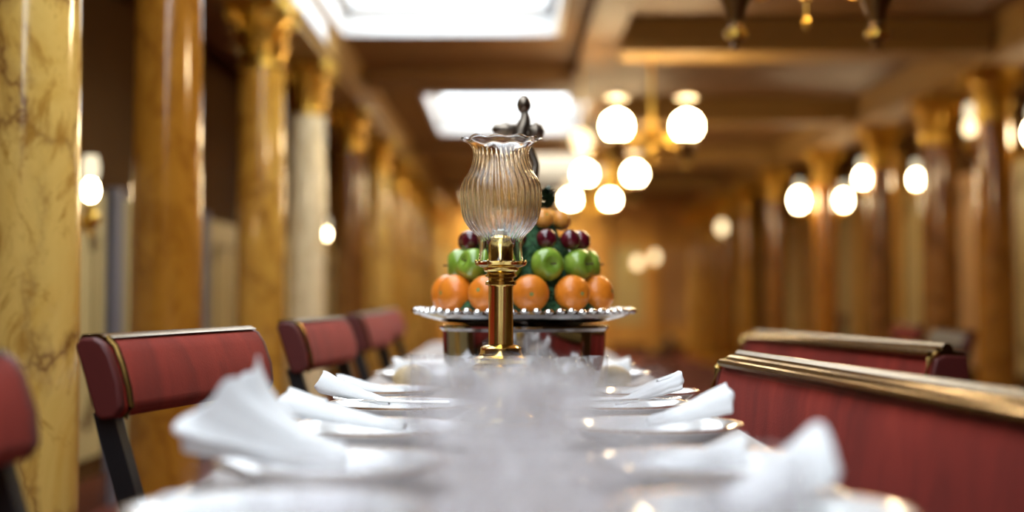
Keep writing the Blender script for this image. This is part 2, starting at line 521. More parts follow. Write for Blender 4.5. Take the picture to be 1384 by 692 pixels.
# ------------------------------------------------------------------ chandeliers (oil-lamp pattern: globes over dark brass cups)
def lamp_cup(t, x, y, zg):
    # zg : globe centre height relative to thing
    c = MB().lathe([(.006, zg - .285), (.016, zg - .275), (.008, zg - .262), (.022, zg - .25), (.030, zg - .235), (.022, zg - .222), (.018, zg - .21),
                    (.024, zg - .19), (.034, zg - .16), (.055, zg - .12), (.062, zg - .105), (.062, zg - .095), (.045, zg - .085), (.05, zg - .07), (.03, zg - .065)], 24)
    o = c.build('lamp_cup', M_dbrass, t); o.location = (x, y, 0)
    g = MB().lathe([(.026, zg - .25), (.034, zg - .243), (.034, zg - .228), (.026, zg - .221)], 20).build('gilt_ring', M_gilt, o)
    s = MB().lathe([(.02, zg - .082)] + [(.083 * math.cos(a), zg + .083 * math.sin(a)) for a in [math.radians(d) for d in range(-70, 75, 10)]] + [(.02, zg + .083)], 28)
    s.build('globe', M_globe, t).location = (x, y, 0)
    b = MB().lathe([(.012, zg + .20), (.03, zg + .195), (.055, zg + .175), (.062, zg + .165), (.055, zg + .17), (.028, zg + .188)], 24, closed=True)
    b.build('smoke_bell', M_chim, t).location = (x, y, 0)
def chandelier(X, Y, label):
    t = thing('chandelier', label, 'chandelier', (X, Y, 1.95), 0, 'chandeliers hanging on the right of the table')
    up = ZC - 1.95
    MB().lathe([(.01, -.14), (.02, -.13), (.014, -.115), (.03, -.10), (.05, -.07), (.055, -.05), (.04, -.03), (.02, 0), (.012, .05), (.012, up - .05), (.05, up - .03), (.07, up)], 24).build('stem', M_gilt, t)
    pn = MB()
    pn.tube([(0, 0, -.14), (0, 0, -.19)], .003, 6)
    pn.lathe([(.002, -.225), (.012, -.21), (.014, -.20), (.003, -.185)], 12)
    pn.build('pendant', M_gilt, t)
    for sx in (-1, 1):
        pts = [(sx * .04, 0, -.05), (sx * .08, 0, -.10), (sx * .13, 0, -.13), (sx * .18, 0, -.125), (sx * .205, 0, -.11)]
        a = MB().tube(pts, .009, 8)
        sc = []
        for k in range(18):
            an = k / 17 * 2 * PI * 1.1
            sc.append((sx * (.11 + .03 * math.cos(an) * (1 - k / 24)), 0, -.07 + .03 * math.sin(an) * (1 - k / 24)))
        a.tube(sc, .005, 6)
        a.build('arm', M_gilt, t)
        lamp_cup(t, sx * .205, 0, 0)
    return t
chandelier(.855, 4.1, 'dark brass chandelier cut off by the top right edge, only its cups showing')
chandelier(.82, 8.3, 'brass chandelier with two bright round globes, highest and largest of those lit')
chandelier(.80, 11.6, 'two-globe chandelier in the middle of the lit group, lower than the largest')
chandelier(.81, 14.7, 'two-globe chandelier farthest away, its globes lowest beside the fruit pyramid')
t = thing('pendant_lamp', 'small dim cream globe lamp just left of the biggest chandelier', 'lamp', (.45, 9.1, 1.95))
MB().lathe([(.008, .06), (.008, ZC - 1.95 - .02), (.04, ZC - 1.95)], 16).build('stem', M_gilt, t)
MB().lathe([(.01, .075)] + [(.07 * math.cos(a), .07 * math.sin(a)) for a in [math.radians(d) for d in range(70, -80, -10)]] + [(.01, -.07)], 24).build('globe', M_dim, t)

# ------------------------------------------------------------------ bracket lamps
def bracket(X, Y, z, dx, dy, label, rg=.058, m=None, chim=True, group='bracket lamps on the right columns'):
    t = thing('bracket_lamp', label, 'wall lamp', (X, Y, z), 0, group)
    ln = math.hypot(dx, dy); ux, uy = dx / ln, dy / ln
    pl = MB().box(-.008, .008, -.03, .03, -.20, -.04).build('wall_plate', M_gilt, t, bevel=.004)
    pl.location = (dx, dy, 0); pl.rotation_euler = (0, 0, math.atan2(dy, dx))
    a = MB().tube([(0, 0, -.11), (ux * .03, uy * .03, -.14), (dx * .6, dy * .6, -.15), (dx, dy, -.12)], .008, 8)
    a.build('arm', M_gilt, t)
    MB().lathe([(.004, -.17), (.012, -.16), (.008, -.145), (.028, -.125), (.036, -.105), (.03, -.085), (.016, -.072), (.026, -.062), (.022, -.05)], 20).build('fount', M_gilt, t)
    s = MB().lathe([(.014, -rg)] + [(rg * .80 * math.cos(q), rg * 1.15 * math.sin(q)) for q in [math.radians(d) for d in range(-70, 75, 10)]] + [(.02, rg * 1.1)], 24)
    s.build('globe', m or M_sconce, t)
    if chim:
        MB().lathe([(.024, rg * 1.1), (.030, rg * 1.1 + .02), (.032, rg * 1.1 + .05), (.024, rg * 1.1 + .09), (.022, rg * 1.1 + .09), (.030, rg * 1.1 + .05), (.028, rg * 1.1 + .02), (.022, rg * 1.1)], 20, closed=True).build('chimney', M_chl, t)
    return t
bracket(-1.52, 5.12, 1.335, -.33, 0, 'small lit oval lamp with glass chimney between the two nearest left columns', .034, group='bracket lamps on the left wall')
bracket(-1.52, 11.6, 1.46, -.33, 0, 'small distant lit lamp between the left columns, right of the cream column', .03, group='bracket lamps on the left wall')
bracket(2.715, 8.40, 1.95, .06, 0, 'lit bracket lamp on the left side of the rightmost column', .05, M_dim)
bracket(3.10, 8.42, 1.92, -.14, 0, 'lit bracket lamp cut by the right edge of the picture', .065)
bracket(2.79, 11.3, 1.89, .05, 0, 'lit lamp on the left side of the dark column, left one of the pair', .06)
bracket(3.22, 11.3, 1.88, -.19, 0, 'lit lamp on the right side of the dark column, right one of the pair', .058)
bracket(2.63, 13.0, 1.83, .13, 0, 'brightest and largest bracket lamp on the right, left of the amber column', .085)
bracket(3.04, 13.0, 1.83, -.09, 0, 'lit lamp just right of the amber column, beside the brightest one', .07)
bracket(2.02, 22.9, 1.49, 0, .26, 'far wall lamp, left of the two small pale lights right of the fruit', .085, M_dim, False, 'small lamps at the far end')
bracket(2.30, 22.9, 1.58, 0, .26, 'far wall lamp, right of the two small pale lights right of the fruit', .080, M_dim, False, 'small lamps at the far end')
bracket(2.66, 18.0, 1.82, .0, .78, 'small dim lamp hanging before the far golden columns on the right', .075, M_dim, False, 'small lamps at the far end')

# ------------------------------------------------------------------ swing-back bench chairs
def make_chair(label, L=.56):
    t = thing('bench_chair', label, 'chair', (0, 0, 0), 0, 'red swing-back chairs along the left of the table')
    # origin under the back rest, chair faces +x, length along y
    prof = [(-.050, .885), (-.042, .896), (-.020, .897), (-.006, .890), (.006, .873), (.020, .835), (.024, .80), (.014, .785), (-.008, .782), (-.018, .79), (-.034, .84)]
    MB().prism(prof, -L / 2, L / 2).build('backrest', M_velvet, t, bevel=.006, angle=35)
    top = [(-.053, .892), (-.046, .901), (-.020, .902), (-.008, .896), (-.020, .893), (-.042, .893)]
    MB().prism(top, -L / 2 - .002, L / 2 + .002).build('top_trim', M_rail, t)
    for s in (-1, 1):
        y = s * (L / 2)
        if s < 0:
            fr = MB().tube([(-.012, y + .004, .897), (.002, y + .004, .884), (.013, y + .004, .858), (.0225, y + .004, .825), (.0265, y + .004, .80), (.018, y + .004, .784)], .0050, 8)
            fr.build('edge_trim', M_rail, t)
        end = [(x * .96 - .002, z) for x, z in prof]
        e = MB().prism(end, min(y, y + s * .018), max(y, y + s * .018)).build('end_cap', M_dvelvet, t, bevel=.005)
        yy = s * (L / 2 - .015)
        post = MB()
        post.add([(-.032, yy - .012, .79), (.0, yy - .012, .79), (.0, yy + .012, .79), (-.032, yy + .012, .79),
                  (.085, yy - .012, .42), (.118, yy - .012, .42), (.118, yy + .012, .42), (.085, yy + .012, .42)],
                 [(0, 1, 2, 3), (4, 7, 6, 5), (0, 4, 5, 1), (1, 5, 6, 2), (2, 6, 7, 3), (3, 7, 4, 0)])
        post.build('post', M_iron, t, smooth=False)
        for fx in (-.02, .24):
            MB().tube([(.10 + (fx - .10) * .2, yy, .42), (fx, yy, .2), (fx - (.03 if fx < 0 else -.03), yy, .0)], [.016, .014, .02], 8).build('leg', M_iron, t)
    MB().box(.03, .40, -L / 2, L / 2, .43, .50).build('seat', M_velvet, t, smooth=True, bevel=.02)
    return t
def place(t, near, far):       # put the backrest line between two floor points
    n, f = Vector(near), Vector(far)
    c = (n + f) / 2; d = f - n
    t.location = (c.x, c.y, 0); t.rotation_euler = (0, 0, math.atan2(d.y, d.x) - PI / 2)
LCH = [((-.60, .92), (-.515, 1.50), 'red velvet backrest cut off by the left edge, nearest the camera'),
       ((-.562, 2.00), (-.450, 2.56), 'wide red velvet chair with gold edge trim before the amber column'),
       ((-.475, 3.20), (-.43, 3.75), 'red chair beyond the wide one, its pink-lit end before the cream column'),
       ((-.46, 4.35), (-.43, 4.90), 'blurred red chair on the left, third beyond the edge one'),
       ((-.50, 5.45), (-.47, 6.00), 'farthest blurred red chair on the left, close to the fruit stand')]
c0 = make_chair(LCH[0][2]); place(c0, LCH[0][0], LCH[0][1])
for n, f, lab in LCH[1:]:
    c = dup(c0, (0, 0, 0), 0, lab); place(c, n, f)

# ------------------------------------------------------------------ red benches on the right with brass rails
def make_bench(label, L, group):
    t = thing('banquette', label, 'bench', (0, 0, 0), 0, group)
    # faces -x, length along y
    prof = [(.060, .855), (.010, .858), (-.012, .850), (-.020, .82), (-.026, .74), (-.028, .68), (-.022, .645), (-.01, .635), (.03, .645), (.065, .80)]
    MB().prism(prof[::-1], -L / 2, L / 2).build('backrest', M_velvet, t, bevel=.008, angle=35)
    for a, (cx, cz, r) in enumerate(((.002, .868, .011), (.030, .874, .013))):
        pass
    rp = [(-.020, .852), (-.024, .858), (-.022, .864), (-.016, .866), (-.012, .863), (-.008, .862), (-.004, .870), (.002, .873), (.006, .868), (.008, .868), (.010, .876), (.016, .882), (.026, .882), (.032, .876), (.034, .866), (.055, .862), (.062, .856), (.060, .852)]
    MB().prism(rp[::-1], -L / 2 + .0, L / 2 - .015).build('brass_rail', M_rail, t, angle=30)
    for s in (-1, 1):
        y = s * L / 2
        MB().prism([(x * .97, z) for x, z in prof[::-1]], min(y, y + s * .016), max(y, y + s * .016)).build('end_cap', M_dvelvet, t, bevel=.005)
        MB().tube([(.0, y, .862), (-.020, y, .848), (-.028, y, .81), (-.033, y, .74), (-.034, y, .68)], .006, 8).build('edge_trim', M_brass, t)
        yy = s * (L / 2 - .06)
        MB().add([(-.03, yy - .015, .62), (.02, yy - .015, .62), (.02, yy + .015, .62), (-.03, yy + .015, .62),
                  (-.12, yy - .015, .40), (-.07, yy - .015, .40), (-.07, yy + .015, .40), (-.12, yy + .015, .40)],
                 [(0, 1, 2, 3), (4, 7, 6, 5), (0, 4, 5, 1), (1, 5, 6, 2), (2, 6, 7, 3), (3, 7, 4, 0)]).build('post', M_iron, t, smooth=False)
        MB().tube([(-.10, yy, .42), (-.06, yy, .2), (.02, yy, 0)], [.018, .015, .022], 8).build('leg', M_iron, t)
    MB().box(-.20, .02, -L / 2, L / 2, .43, .50).build('seat', M_velvet, t, bevel=.02)
    return t
b1 = make_bench('long red velvet bench back with thick brass rail at the lower right', 2.1, 'red benches with brass rails')
place(b1, (.628, .62), (.408, 2.66)); b1.location.z = -.028
b2 = make_bench('dark red bench behind the brass-railed one, farther right', 1.25, 'red benches with brass rails')
place(b2, (.875, 2.98), (.70, 4.15)); b2.location.z = -.025
# distant chairs by the right columns
for (n, f, lab, k) in (((2.45, 8.6), (2.45, 9.15), 'small red chair back far behind, between the right columns', .86),
                       ((2.1, 6.6), (2.1, 7.15), 'dark chair standing behind the second bench on the right', .88),
                       ((3.3, 14.2), (3.3, 14.7), 'distant dark chair below the brightest bracket lamp', .85),
                       ((1.95, 17.4), (1.95, 17.9), 'tiny dark chair at the foot of the far right columns', .5)):
    c = dup(c0, (0, 0, 0), 0, lab, None, 'chairs far away on the right'); place(c, n, f)
    c.rotation_euler.z += PI; c.scale = (1, 1, k)
    if 'dark' in lab:
        for ch in c.children:
            if ch.name.startswith(('backrest', 'seat')):
                ch.material_slots[0].link = 'OBJECT'; ch.material_slots[0].material = M_dark

# ------------------------------------------------------------------ the long table and its cloth
TY0, TY1, TH = .12, 6.3, .35
t = thing('dining_table', 'long narrow dining table under the white place settings', 'table', (0, 3.2, 0))
MB().box(-TH, TH, TY0 - 3.2, TY1 - 3.2, .715, .744).build('tabletop', M_wood, t, smooth=False)
for yy in (-2.7, -.9, .9, 2.7):
    MB().lathe([(.05, 0), (.06, .03), (.03, .07), (.025, .3), (.045, .45), (.03, .6), (.05, .715)], 20).build('leg', M_iron, t).location = (0, yy, 0)
cl = MB()
def clothfn(u, v):
    y = TY0 - .01 + (TY1 - TY0 + .02) * v
    w = TH + .006
    drop = .05
    tot = 2 * w + 2 * drop; s = u * tot
    wob = .006 * math.sin(y * 23) + .004 * math.sin(y * 41 + 1)
    if s < drop: return (-w - wob * (1 - s / drop) - .002, y, .747 - (drop - s))
    if s > drop + 2 * w: return (w + wob * (s - drop - 2 * w) / drop + .002, y, .747 - (s - drop - 2 * w))
    return (-w + (s - drop), y, .747)
cl.grid(clothfn, 45, 160)
tag(cl.build('tablecloth', M_cloth, solid=.003), 'off-white tablecloth covering the long dining table', 'tablecloth')
TZ = .7495

# ------------------------------------------------------------------ plates
def plate_mb(R, h):
    p = [(.001, .006), (R * .55, .006), (R * .60, .010), (R * .70, h * .55), (R * .97, h - .001), (R, h), (R * 1.0, h - .004),
         (R * .95, h - .006), (R * .72, h * .50 - .004), (R * .56, .004), (R * .55, 0), (R * .51, 0), (R * .50, .003), (.001, .003)]
    return MB().lathe(p, 56)
def plate(name, X, Y, R, h, label, group):
    t = plate_mb(R, h).build(name, M_china, loc=(X, Y, TZ), angle=50)
    tag(t, label, 'plate', group)
    MB().lathe([(R * .985, h + .0002), (R * 1.001, h + .0006), (R * 1.002, h - .003), (R * .99, h - .003)], 56, closed=True).build('gold_rim', M_band, t)
    return t
LP = [(-.19, 1.17), (-.19, 1.52), (-.185, 1.92), (-.175, 2.33), (-.238, 2.68), (-.19, 3.25), (-.19, 3.7)]
RP = [(.20, 1.17), (.205, 1.53), (.19, 1.96), (.165, 2.34), (.238, 2.63), (.19, 3.25), (.19, 3.7)]
for i, (X, Y) in enumerate(LP):
    plate('dinner_plate', X, Y, .108 if i == 4 else .125, .032, 'white dinner plate on the left side of the table, ' + nth(i), 'dinner plates of the left side')
for i, (X, Y) in enumerate(RP):
    plate('dinner_plate', X, Y, .105 if i == 4 else .125, .032, 'white dinner plate on the right side of the table, ' + nth(i), 'dinner plates of the right side')
plate('bread_plate', -.285, 1.345, .055, .012, 'small white side plate at the left table edge beside the fan napkin', 'side plates')
plate('bread_plate', .285, 1.745, .062, .012, 'small white side plate under the right table edge by the red bench', 'side plates')
plate('bread_plate', .21, 3.0, .06, .012, 'small side plate with a bread roll, right of the fruit stand', 'side plates')
plate('bread_plate', -.21, 3.0, .06, .012, 'small side plate with a bread roll, left of the fruit stand', 'side plates')

# ------------------------------------------------------------------ napkins
def napkin(X, Y, z, ang, L, w, h, rise, n, amp, label, tipw=.35, seed=0, lean=0.0):
    curl = 0.0
    """folded napkin: gathered at the origin, flaring towards +x, pleated round the open end"""
    b = MB(); NU, NV = 72, 26
    rnd = random.Random(seed); ph = rnd.random() * 6
    def sec(a, s, k=1.0):
        W_ = w * (tipw + (1 - tipw) * s ** 1.1) * k; H_ = h * (.30 + .70 * s ** 1.2) * k
        pl = 1 + amp * s * math.cos(n * a + ph) + amp * .35 * s * math.cos((2 * n + 1) * a + 1.3 * ph)
        yy = W_ * .5 * math.cos(a) * pl
        zz = H_ * .5 * (math.sin(a) * pl)
        if zz < 0: zz *= .55
        return yy, zz + H_ * .275
    def outer(u, v):
        a = 2 * PI * u
        yy, zz = sec(a, v)
        x = L * v * (1 + .10 * math.cos(n * a + ph) * amp * 2 * v - lean * max(0, math.sin(a)) * v)
        zc = rise * v ** 1.3 - curl * v ** 5
        return (x, yy, max(zz + zc, .0005) + .002 * noise.noise(Vector((u * 9, v * 7, seed))))
    def full(u, v):
        if v < .62: return outer(u, v / .62)
        q = (v - .62) / .38                      # fold the mouth back inside
        a = 2 * PI * u
        k = 1 - .16 - .55 * q
        yy, zz = sec(a, 1.0, k)
        H0 = h * (1 - k) * .42
        x = L * (1 - .02 - .34 * q - lean * max(0, math.sin(a)) * (1 - q)) * (1 + .04 * math.cos(3 * a + ph) * (1 - q))
        return (x, yy, max(zz + H0 + rise * (1 - .25 * q) - curl, .001))
    b.grid(full, NU, 46, cu=True)
    o = b.build('napkin', M_linen, loc=(X, Y, z), sub=1, angle=180)
    o.rotation_euler = (0, 0, ang)
    return tag(o, label, 'napkin', 'folded white napkins on the plates')
NZ = TZ + .021
napkin(-.200, 2.335, NZ + .006, PI * .99, .118, .080, .050, .020, 2, .0, 'crisp white rolled napkin on the left, sharpest, before the pink-lit chair', .50, 1, .06)
napkin(-.145, 1.93, NZ + .003, PI * .98, .165, .095, .050, .020, 3, .04, 'white rolled napkin on the left between the fan and the sharp one', .42, 2, .0)
napkin(-.175, 1.50, NZ + .002, PI * 1.02, .165, .165, .118, .026, 7, .13, 'large white fan-folded napkin standing tall on the left', .34, 13, .46)
napkin(-.20, 2.68, NZ, PI * .98, .13, .09, .035, .012, 4, .08, 'blurred flat white napkin on the left just beyond the sharp one', .35, 4)
napkin(.168, 2.34, NZ + .005, .02, .110, .080, .044, .026, 4, .10, 'crisp pleated white napkin on the right, nearest the bench corner', .25, 5)
napkin(.185, 1.96, NZ + .006, .03, .115, .085, .055, .018, 2, .10, 'white napkin with smooth rolled lip on the right, against red velvet', .30, 6)
napkin(.175, 1.22, NZ - .0, .05, .095, .10, .074, .022, 2, .03, 'tall blurred white napkin at the lower right, closest to the camera', .5, 7, .05)
napkin(.13, 1.53, NZ - .002, .03, .12, .09, .04, .006, 3, .10, 'low blurred white napkin on the right behind the closest one', .4, 8)
napkin(.20, 2.63, NZ, .03, .10, .08, .04, .012, 4, .10, 'blurred white napkin on the right beyond the pleated one', .3, 9)
napkin(-.14, 1.17, NZ - .002, PI, .14, .10, .035, .0, 3, .10, 'low blurred white napkin at the lower left, closest to the camera', .4, 10)
napkin(-.15, 3.25, NZ, PI, .12, .09, .05, .01, 4, .10, 'far blurred napkin on the left beside the fruit stand foot', .3, 11)
napkin(.15, 3.25, NZ, 0, .12, .09, .05, .01, 4, .10, 'far blurred napkin on the right behind the fruit stand', .3, 12)

# ------------------------------------------------------------------ cutlery
def knife(X, Y, ang, label):
    t = thing('table_knife', label, 'knife', (X, Y, TZ), ang, 'silver knives')
    MB().tube([(0, 0, .006), (0, .04, .006), (0, .09, .006)], [.006, .005, .004], 10).build('handle', M_steel, t)
    MB().add([(-.004, .09, .004), (.004, .09, .004), (.008, .14, .003), (.006, .19, .003), (-.001, .205, .003), (-.004, .19, .003),
              (-.004, .09, .008), (.004, .09, .008), (.008, .14, .005), (.006, .19, .005), (-.001, .205, .005), (-.004, .19, .005)],
             [(5, 4, 3, 2, 1, 0), (6, 7, 8, 9, 10, 11)] + [(i, (i + 1) % 6, 6 + (i + 1) % 6, 6 + i) for i in range(6)]).build('blade', M_steel, t, smooth=False)
def fork(X, Y, z, ang, label, tilt=0):
    t = thing('table_fork', label, 'fork', (X, Y, z), ang, 'silver forks')
    t.rotation_euler[0] = tilt
    MB().tube([(0, 0, .005), (0, .06, .006), (0, .12, .009)], [.006, .0035, .003], 8).build('handle', M_steel, t)
    b = MB(); b.box(-.011, .011, .118, .142, .008, .0105)
    for k in range(4): b.tube([(-.0095 + .0063 * k, .14, .0095), (-.0095 + .0063 * k, .165, .010), (-.0095 + .0063 * k, .188, .014)], .0015, 6)
    b.build('tines', M_steel, t)
for (X, Y, lab) in ((-.325, 2.42, 'silver table knife lying at the left table edge beyond the sharp napkin'),
                    (.325, 2.44, 'silver table knife lying at the right table edge near the pleated napkin'),
                    (.335, 1.50, 'silver table knife at the right table edge near the camera'),
                    (-.335, 1.50, 'silver table knife at the left table edge near the fan napkin')):
    knife(X, Y - .1, 0, lab)
fork(-.10, 2.31, TZ + .028, PI / 2, 'silver fork tip showing at the inner end of the sharp left napkin')
fork(.085, 2.31, TZ + .028, -PI / 2, 'silver fork tip showing at the inner end of the pleated right napkin')

# ------------------------------------------------------------------ drinking glasses
def wine_glass(h=.15, rb=.036):
    t = thing('wine_glass', '', 'glass', (0, 0, 0))
    k = h / .15
    o = [(.001, .0), (.033, .0), (.034, .0015), (.030, .003), (.008, .007), (.0045, .014), (.004, .035), (.0055, .048), (.004, .058), (.008, .066),
         (rb * .62, .075), (rb * .92, .092), (rb, .11), (rb * .97, .13), (rb * .95, .15)]
    i = [(rb * .95 - .0014, .150), (rb * .97 - .0016, .13), (rb - .0016, .11), (rb * .92 - .002, .093), (rb * .60 - .002, .078), (.006, .071), (.001, .070)]
    fl = 16
    def wob(q, r, z, a):
        if .072 * k < z < .115 * k and q < 13: return (r * (1 + .025 * math.cos(fl * a)), z)
        return (r, z)
    MB().lathe([(r, z * k) for r, z in o + i], 64, wob=wob).build('bowl', M_glass, t, angle=180)
    return t
def tumbler(h=.10, r=.034):
    o = [(.001, 0), (r * .80, 0), (r * .84, .003)] + [(r * (.84 + .16 * q / 6), .003 + (h - .003) * q / 6) for q in range(1, 7)]
    i = [(r * (1 - .16 * q / 6) - .0022, h - (h - .014) * q / 6) for q in range(0, 7)] + [(.001, .013)]
    def wob(q, rr, z, a):
        if q in (3, 4, 5, 6, 7) and rr > r * .5: return (rr * (1 + .03 * math.cos(14 * a)), z)
        return (rr, z)
    ob = MB().lathe(o + i, 84, wob=wob).build('tumbler', M_glass, angle=180)
    tag(ob, '', 'glass')
    return ob
g0 = wine_glass(); t0 = tumbler()
rows = [.50, .66, .83, 1.00, 1.18, 1.36, 1.54, 1.72, 1.90, 2.08]
first = [True, True]
for i, yy in enumerate(rows):
    for side, sx in (('left', -1), ('right', 1)):
        lab = 'blurred clear stemmed glass left of the table centre, ' if sx < 0 else 'blurred clear stemmed glass right of the table centre, '
        lab += nth(i)
        loc = (sx * .039 + (-.030, .022, .004, .034, -.014)[i % 5], yy + .03 * ((i + (sx > 0)) % 2), TZ)
        if first[0]:
            g0.location = loc; g0['label'] = lab; g0['group'] = 'stemmed glasses along the table centre'; first[0] = False
        else:
            dup(g0, loc, i * .3, lab, 'glass', 'stemmed glasses along the table centre', (1, 1, (.98, 1.0, .94)[(i + (sx > 0)) % 3] * (.78 if yy > 1.5 else 1)))
tl = [(-.105, 2.12), (.09, 2.14), (.0, 2.17), (-.12, .98), (.165, .97), (-.12, .84), (.13, .80),
      (-.085, 2.52), (.075, 2.44), (.135, 2.50), (-.15, 2.57), (.0, 2.47)]
lt = ['left and just before the brass lamp', 'right and just before the brass lamp', 'directly in front of the brass lamp base',
      'in the blurred foreground left of the stemmed glasses', 'in the blurred foreground right of the stemmed glasses',
      'left foreground, second from the bottom edge', 'right foreground, second from the bottom edge', 'left of the lamp base near the fruit stand', 'under the left half of the stand right of the lamp',
      'under the right rim of the fruit stand', 'leftmost of those under the fruit stand rim', 'directly before the fruit stand foot']
for k, ((X, Y), l) in enumerate(zip(tl, lt)):
    lab = 'clear cut-glass tumbler, ' + l
    if first[1]:
        t0.location = (X, Y, TZ); t0['label'] = lab; t0['group'] = 'glass tumblers on the table'; first[1] = False
    else:
        dup(t0, (X, Y, TZ), k * .2, lab, 'glass', 'glass tumblers on the table', (1, 1, 1))
# bread rolls
def roll(X, Y, lab, s):
    b = MB()
    def fn(u, v):
        a = 2 * PI * u; p = PI * v - PI / 2
        r = 1 + .06 * noise.noise(Vector((math.cos(a) * 2 + s, math.sin(a) * 2, p * 2)))
        return (.042 * r * math.cos(p) * math.cos(a), .032 * r * math.cos(p) * math.sin(a), .026 + .026 * r * math.sin(p))
    b.grid(fn, 24, 14, cu=True)
    o = b.build('bread_roll', M_bread, loc=(X, Y, TZ + .007)); tag(o, lab, 'bread roll', 'bread rolls')
M_bread = painted('bread_crust', (.72, .54, .30), .7, .6, 20)
roll(.21, 3.0, 'pale bread roll on a side plate right of the fruit stand', 1)
roll(-.21, 3.0, 'pale bread roll on a side plate left of the fruit stand', 5)

# ------------------------------------------------------------------ brass candle lamp with flared glass shade
LX, LY = -.018, 2.30
P = LY / 1922.0
def zz(py): return CZ + (400 - py) * P - TZ
t = thing('candle_lamp', 'tall brass candle lamp with ruffled clear glass shade, in sharp focus', 'lamp', (LX, LY, TZ))
def pr(lst): return [(r * P, zz(y)) for r, y in lst]
base = [(54, 571.5), (55, 566), (52, 560), (40, 554), (26, 548), (20, 538), (18, 520), (22, 512), (33, 505), (38, 500), (38, 494), (34, 491), (36, 488), (36, 483), (30, 480), (28, 476), (28, 470), (24, 467), (17, 465)]
b = MB().lathe(pr(base), 64); b.build('base', M_brass, t, angle=35)
MB().lathe(pr([(17, 466), (16.5, 388), (17, 386)]), 64).build('stem', M_brass, t, angle=35)
cap = [(17, 386), (21, 385), (21, 381), (17, 379), (17, 376), (21, 374), (21, 371), (18, 369), (22, 367), (24, 364), (24, 362), (28, 361), (34, 358.5), (35, 355), (33, 354), (33, 357), (27, 358.5), (17, 358), (16.5, 330), (14, 326), (14, 322), (9, 318), (8, 318)]
MB().lathe(pr(cap), 64).build('burner', M_brass, t, angle=35)
sc = MB()
for k in range(12):
    a = 2 * PI * k / 12
    sc.lathe([(.0012, -.002), (.0022, 0), (.0022, .003), (.001, .0045)], 8, c=(math.cos(a) * 33.5 * P, math.sin(a) * 33.5 * P, zz(355)))
sc.build('gallery_bead', M_brass, t)
MB().lathe(pr([(8, 319), (8, 312), (6, 310), (1, 309)]), 24).build('candle', M_candle, t)
shade = [(31, 354), (29.5, 347), (28.5, 335), (29, 326), (33, 319), (40, 312), (48, 301), (52.5, 289), (54.5, 272), (54.5, 256), (51, 244), (44, 233), (39.5, 222), (37.5, 212), (38, 204), (41.5, 197), (47, 192), (53, 188.5)]
# smooth the profile with Catmull-Rom
def smooth_prof(p, k=4):
    out = []
    for i in range(len(p) - 1):
        p0, p1, p2, p3 = p[max(i - 1, 0)], p[i], p[i + 1], p[min(i + 2, len(p) - 1)]
        for q in range(k):
            s = q / k
            out.append(tuple(.5 * ((2 * p1[j]) + (-p0[j] + p2[j]) * s + (2 * p0[j] - 5 * p1[j] + 4 * p2[j] - p3[j]) * s * s + (-p0[j] + 3 * p1[j] - 3 * p2[j] + p3[j]) * s ** 3) for j in (0, 1)))
    out.append(p[-1])
    return out
sp = smooth_prof(shade, 4)
NS = len(sp)
prof = [(r * P, zz(y)) for r, y in sp] + [((r - 1.2) * P, zz(y)) for r, y in sp[::-1]]
z_lo, z_hi = zz(325), zz(203)
def shade_wob(q, r, z, a):
    outer = q < NS
    f = max(0, min(1, (z - z_lo) / (z_hi - z_lo)))
    env = math.sin(PI * min(1, f * .9 + .05)) if z > z_lo else 0
    tw = a + .25 * max(0, (f - .35)) ** 1.5
    r2 = r * (1 + (.014 if outer else -.008) * env * math.cos(36 * tw))
    if z > z_hi:
        g = (z - z_hi) / (zz(188) - z_hi)
        r2 = r * (1 + .030 * g * g * math.cos(11 * a))
        z = z + .0014 * g * g * math.sin(11 * a + .8) + .0008 * g * g * math.sin(5 * a)
    return (r2, z)
MB().lathe(prof, 312, closed=True, wob=shade_wob).build('glass_shade', M_cglass, t, angle=180)
rim = MB()
rimc = (52.6 * P, zz(188.2))
rim.lathe([(rimc[0] + .0021 * math.cos(q * PI / 5), rimc[1] + .0017 * math.sin(q * PI / 5)) for q in range(10)], 220, closed=True, wob=shade_wob)
rim.build('rim_bead', M_cglass, t, angle=180)

# ------------------------------------------------------------------ fruit stand
FX, FY = .0235, 2.80
Q = FY / 1922.0
def fz(py): return CZ + (400 - py) * Q
RZ = fz(419) 
t = thing('silver_fruit_stand', 'round silver stand with beaded rim carrying the fruit pyramid', 'stand', (FX, FY, TZ))
def sp2(l): return [(r * Q, fz(y) - TZ) for r, y in l]
zt = RZ - TZ
MB().lathe([(.001, zt - .006), (.19, zt - .006), (.205, zt - .001), (.212, zt - .001), (.212, zt - .006), (.20, zt - .012), (.15, zt - .024), (.06, zt - .032), (.03, zt - .036), (.001, zt - .036)], 72).build('tray', M_silver, t)
sc = MB()
for k in range(60):
    a = 2 * PI * k / 60
    rr = .212
    sc.lathe([(.001, -.006), (.0065, -.004), (.0095, 0), (.0065, .004), (.001, .006)], 10, c=(math.cos(a) * rr, math.sin(a) * rr, zt - .001 + .0012 * math.sin(k * 2.1)))
sc.build('beaded_rim', M_silver, t)
MB().lathe([(.03, zt - .034), (.022, zt - .045), (.020, zt - .06), (.034, zt - .075), (.05, zt - .08), (.03, zt - .083)], 40).build('foot', M_silver, t)
MB().lathe([(.001, .0), (.135, .0), (.14, .006), (.138, .02), (.150, .05), (.158, .085), (.160, zt - .040), (.166, zt - .034), (.166, zt - .030),
            (.160, zt - .030), (.156, zt - .040), (.154, .085), (.146, .05), (.132, .018), (.001, .014)], 64).build('drum', M_drum if 'M_drum' in globals() else mat('smoked_silver', (.42, .40, .40), .10, 1.0), t)

